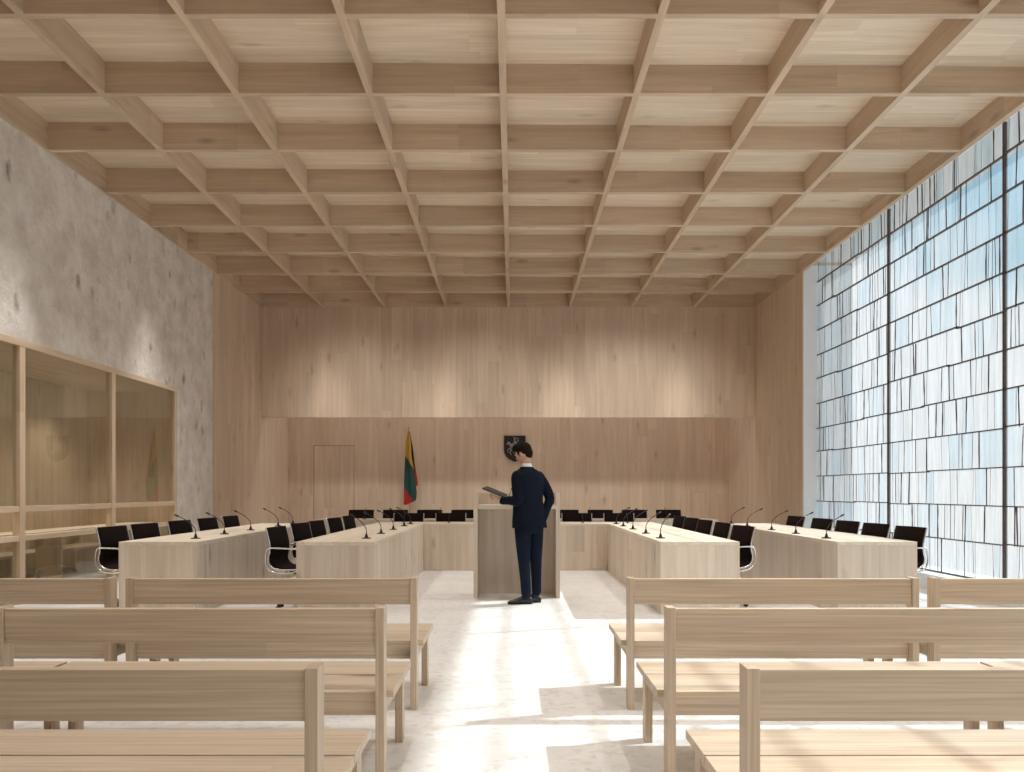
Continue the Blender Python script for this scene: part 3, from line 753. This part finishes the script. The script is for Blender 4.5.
jk = MB()
jr = [(.852, .222, .150, .192), (.93, .214, .145, .186), (1.02, .200, .138, .180), (1.15, .186, .130, .172), (1.25, .196, .133, .168), (1.34, .206, .133, .166),
      (1.41, .212, .125, .164), (1.452, .200, .108, .164), (1.488, .150, .092, .163), (1.515, .088, .078, .160), (1.535, .066, .068, .156)]
jk.loft([ring(L_(cx, 9.08, z), w, d, 28) for z, w, d, cx in jr])
limbtube(jk, [shl + Vector((0,0,.0)), (shl+ell_)/2 + Vector((-.004,-.01,0)), ell_, (ell_+wrl)/2, wrl - hd*.015], [.068, .063, .058, .050, .043], 16)
limbtube(jk, [shr, (shr+elr)/2 + Vector((.012,0,.01)), elr, (elr+wrr)/2, wrr], [.068, .062, .056, .050, .046], 16); jk.tube([wrr, wrr + (L_(.30, 9.08, .88)-wrr).normalized()*.09], [.046, .050], 16)
jk.build('jacket', M['navy'], man, remesh=.007, sm=3)
cl = MB(); cl.loft([ring(L_(.158, 9.083, z), w, w*1.03, 20, p=2) for z, w in ((1.515, .068), (1.545, .060), (1.572, .0565))]); cl.build('shirt_collar', M['shirt'], man, smooth=True)
cf = MB(); cf.tube([wrl - hd*.02, wrl + hd*.018], [.036, .035], 14); cf.build('shirt_cuff', M['shirt'], man, smooth=True)
tr = MB()
tr.loft([ring(L_(.186, 9.08, z), w, d, 24) for z, w, d in ((.80, .165, .120), (.88, .175, .125), (.98, .165, .12))])
limbtube(tr, [L_(.115, 9.02, .84), L_(.118, 8.995, .66), knl, L_(.142, 9.00, .28), L_(.150, 9.03, .115)], [.098, .084, .068, .060, .056], 16)
limbtube(tr, [L_(.252, 9.14, .84), L_(.258, 9.145, .66), knr, L_(.268, 9.17, .28), L_(.270, 9.20, .12)], [.098, .084, .068, .058, .054], 16)
tr.build('trousers', M['navy2'], man, remesh=.007, sm=3)
def shoe(heel, d, ln):
    d = Vector(d).normalized(); s = Vector((d.y, -d.x, 0)); mb = MB(); rings = []
    for q, w, h in ((-.02, .020, .050), (.0, .034, .075), (.06, .038, .095), (.11, .040, .090), (.16, .043, .066), (.21, .046, .050), (.255, .040, .040), (.285, .022, .026)):
        q *= ln/.285; c = Vector(heel) + d*q
        rings.append([c + s*(w*math.cos(2*PI*k/14)) + Vector((0, 0, max(0.0, h*.5 + h*.5*math.sin(2*PI*k/14)*1.05))) for k in range(14)])
    mb.loft(rings); mb.ell(Vector(heel)+d*.055+Vector((0,0,.085)), (.042, .036, .035), seg=12, rings=8)
    mb.build('shoe', M['shoe'], man, remesh=.006, sm=2)
shoe(L_(.205, 9.075, .0), (-.93, -.10, 0), .265)
shoe(L_(.305, 9.20, .0), (-.62, -.10, 0), .24)
# hair: cap over the skull plus a brushed-up fringe
hr = MB()
hr.ell(H(0, -.020, .032), (.083, .096, .090), hrot, 24, 16)
hr.ell(H(0, -.070, -.012), (.066, .042, .060), hrot)
hr.ell(H(0, .035, .098), (.064, .066, .036), hrot); hr.ell(H(0, -.060, -.045), (.055, .036, .045), hrot)
hr.ell(H(.01, .078, .080), (.048, .030, .026), hrot)
for s in (-1, 1): hr.ell(H(s*.068, .014, .012), (.014, .022, .042), hrot)
rq = random.Random(3)
for k in range(46):
    a, b_ = rq.uniform(-.065, .065), rq.uniform(-.085, .085)
    base = H(a, b_, .085 - 6*(a*a) - 3.2*(b_-.01)**2*1.2); tip = base + fw*rq.uniform(.0, .040) + upv*rq.uniform(.010, .034) + HS*rq.uniform(-.015, .015)
    hr.tube([base, (base+tip)/2 + upv*.006, tip], [.012, .009, .003], 5)
ho = hr.build('hair', M['hair'], man, remesh=.0055, sm=1)

# folder / tablet held in the left hand
tp = L_(-.200, 9.075, 1.257) + O
tb = empty('folder', tp); tag(tb, 'dark grey flat folder held open-handed by the man in his left hand', 'folder')
fd = Vector((-.220, .06, .092)).normalized(); fs = Vector((.30, .95, .10)); fs = (fs - fd*fs.dot(fd)).normalized(); fn = fd.cross(fs)
mb = MB()
def fbox(mb, a0, a1, b0, b1, c0, c1):
    v = [mb.bm.verts.new(fd*a + fs*b + fn*c) for a, b, c in ((a0,b0,c0),(a1,b0,c0),(a1,b1,c0),(a0,b1,c0),(a0,b0,c1),(a1,b0,c1),(a1,b1,c1),(a0,b1,c1))]
    for f in ((0,3,2,1),(4,5,6,7),(0,1,5,4),(1,2,6,5),(2,3,7,6),(3,0,4,7)): mb.bm.faces.new([v[i] for i in f])
fbox(mb, -.125, .125, -.09, .09, -.009, .009); mb.build('cover', M['tablet'], tb, bevel=.003)
mb = MB(); fbox(mb, -.118, .118, -.083, .083, -.0005, .0015) ; fbox(mb, -.112, .112, -.078, .078, .0092, .0110) ; mb.build('screen', M['black'], tb)
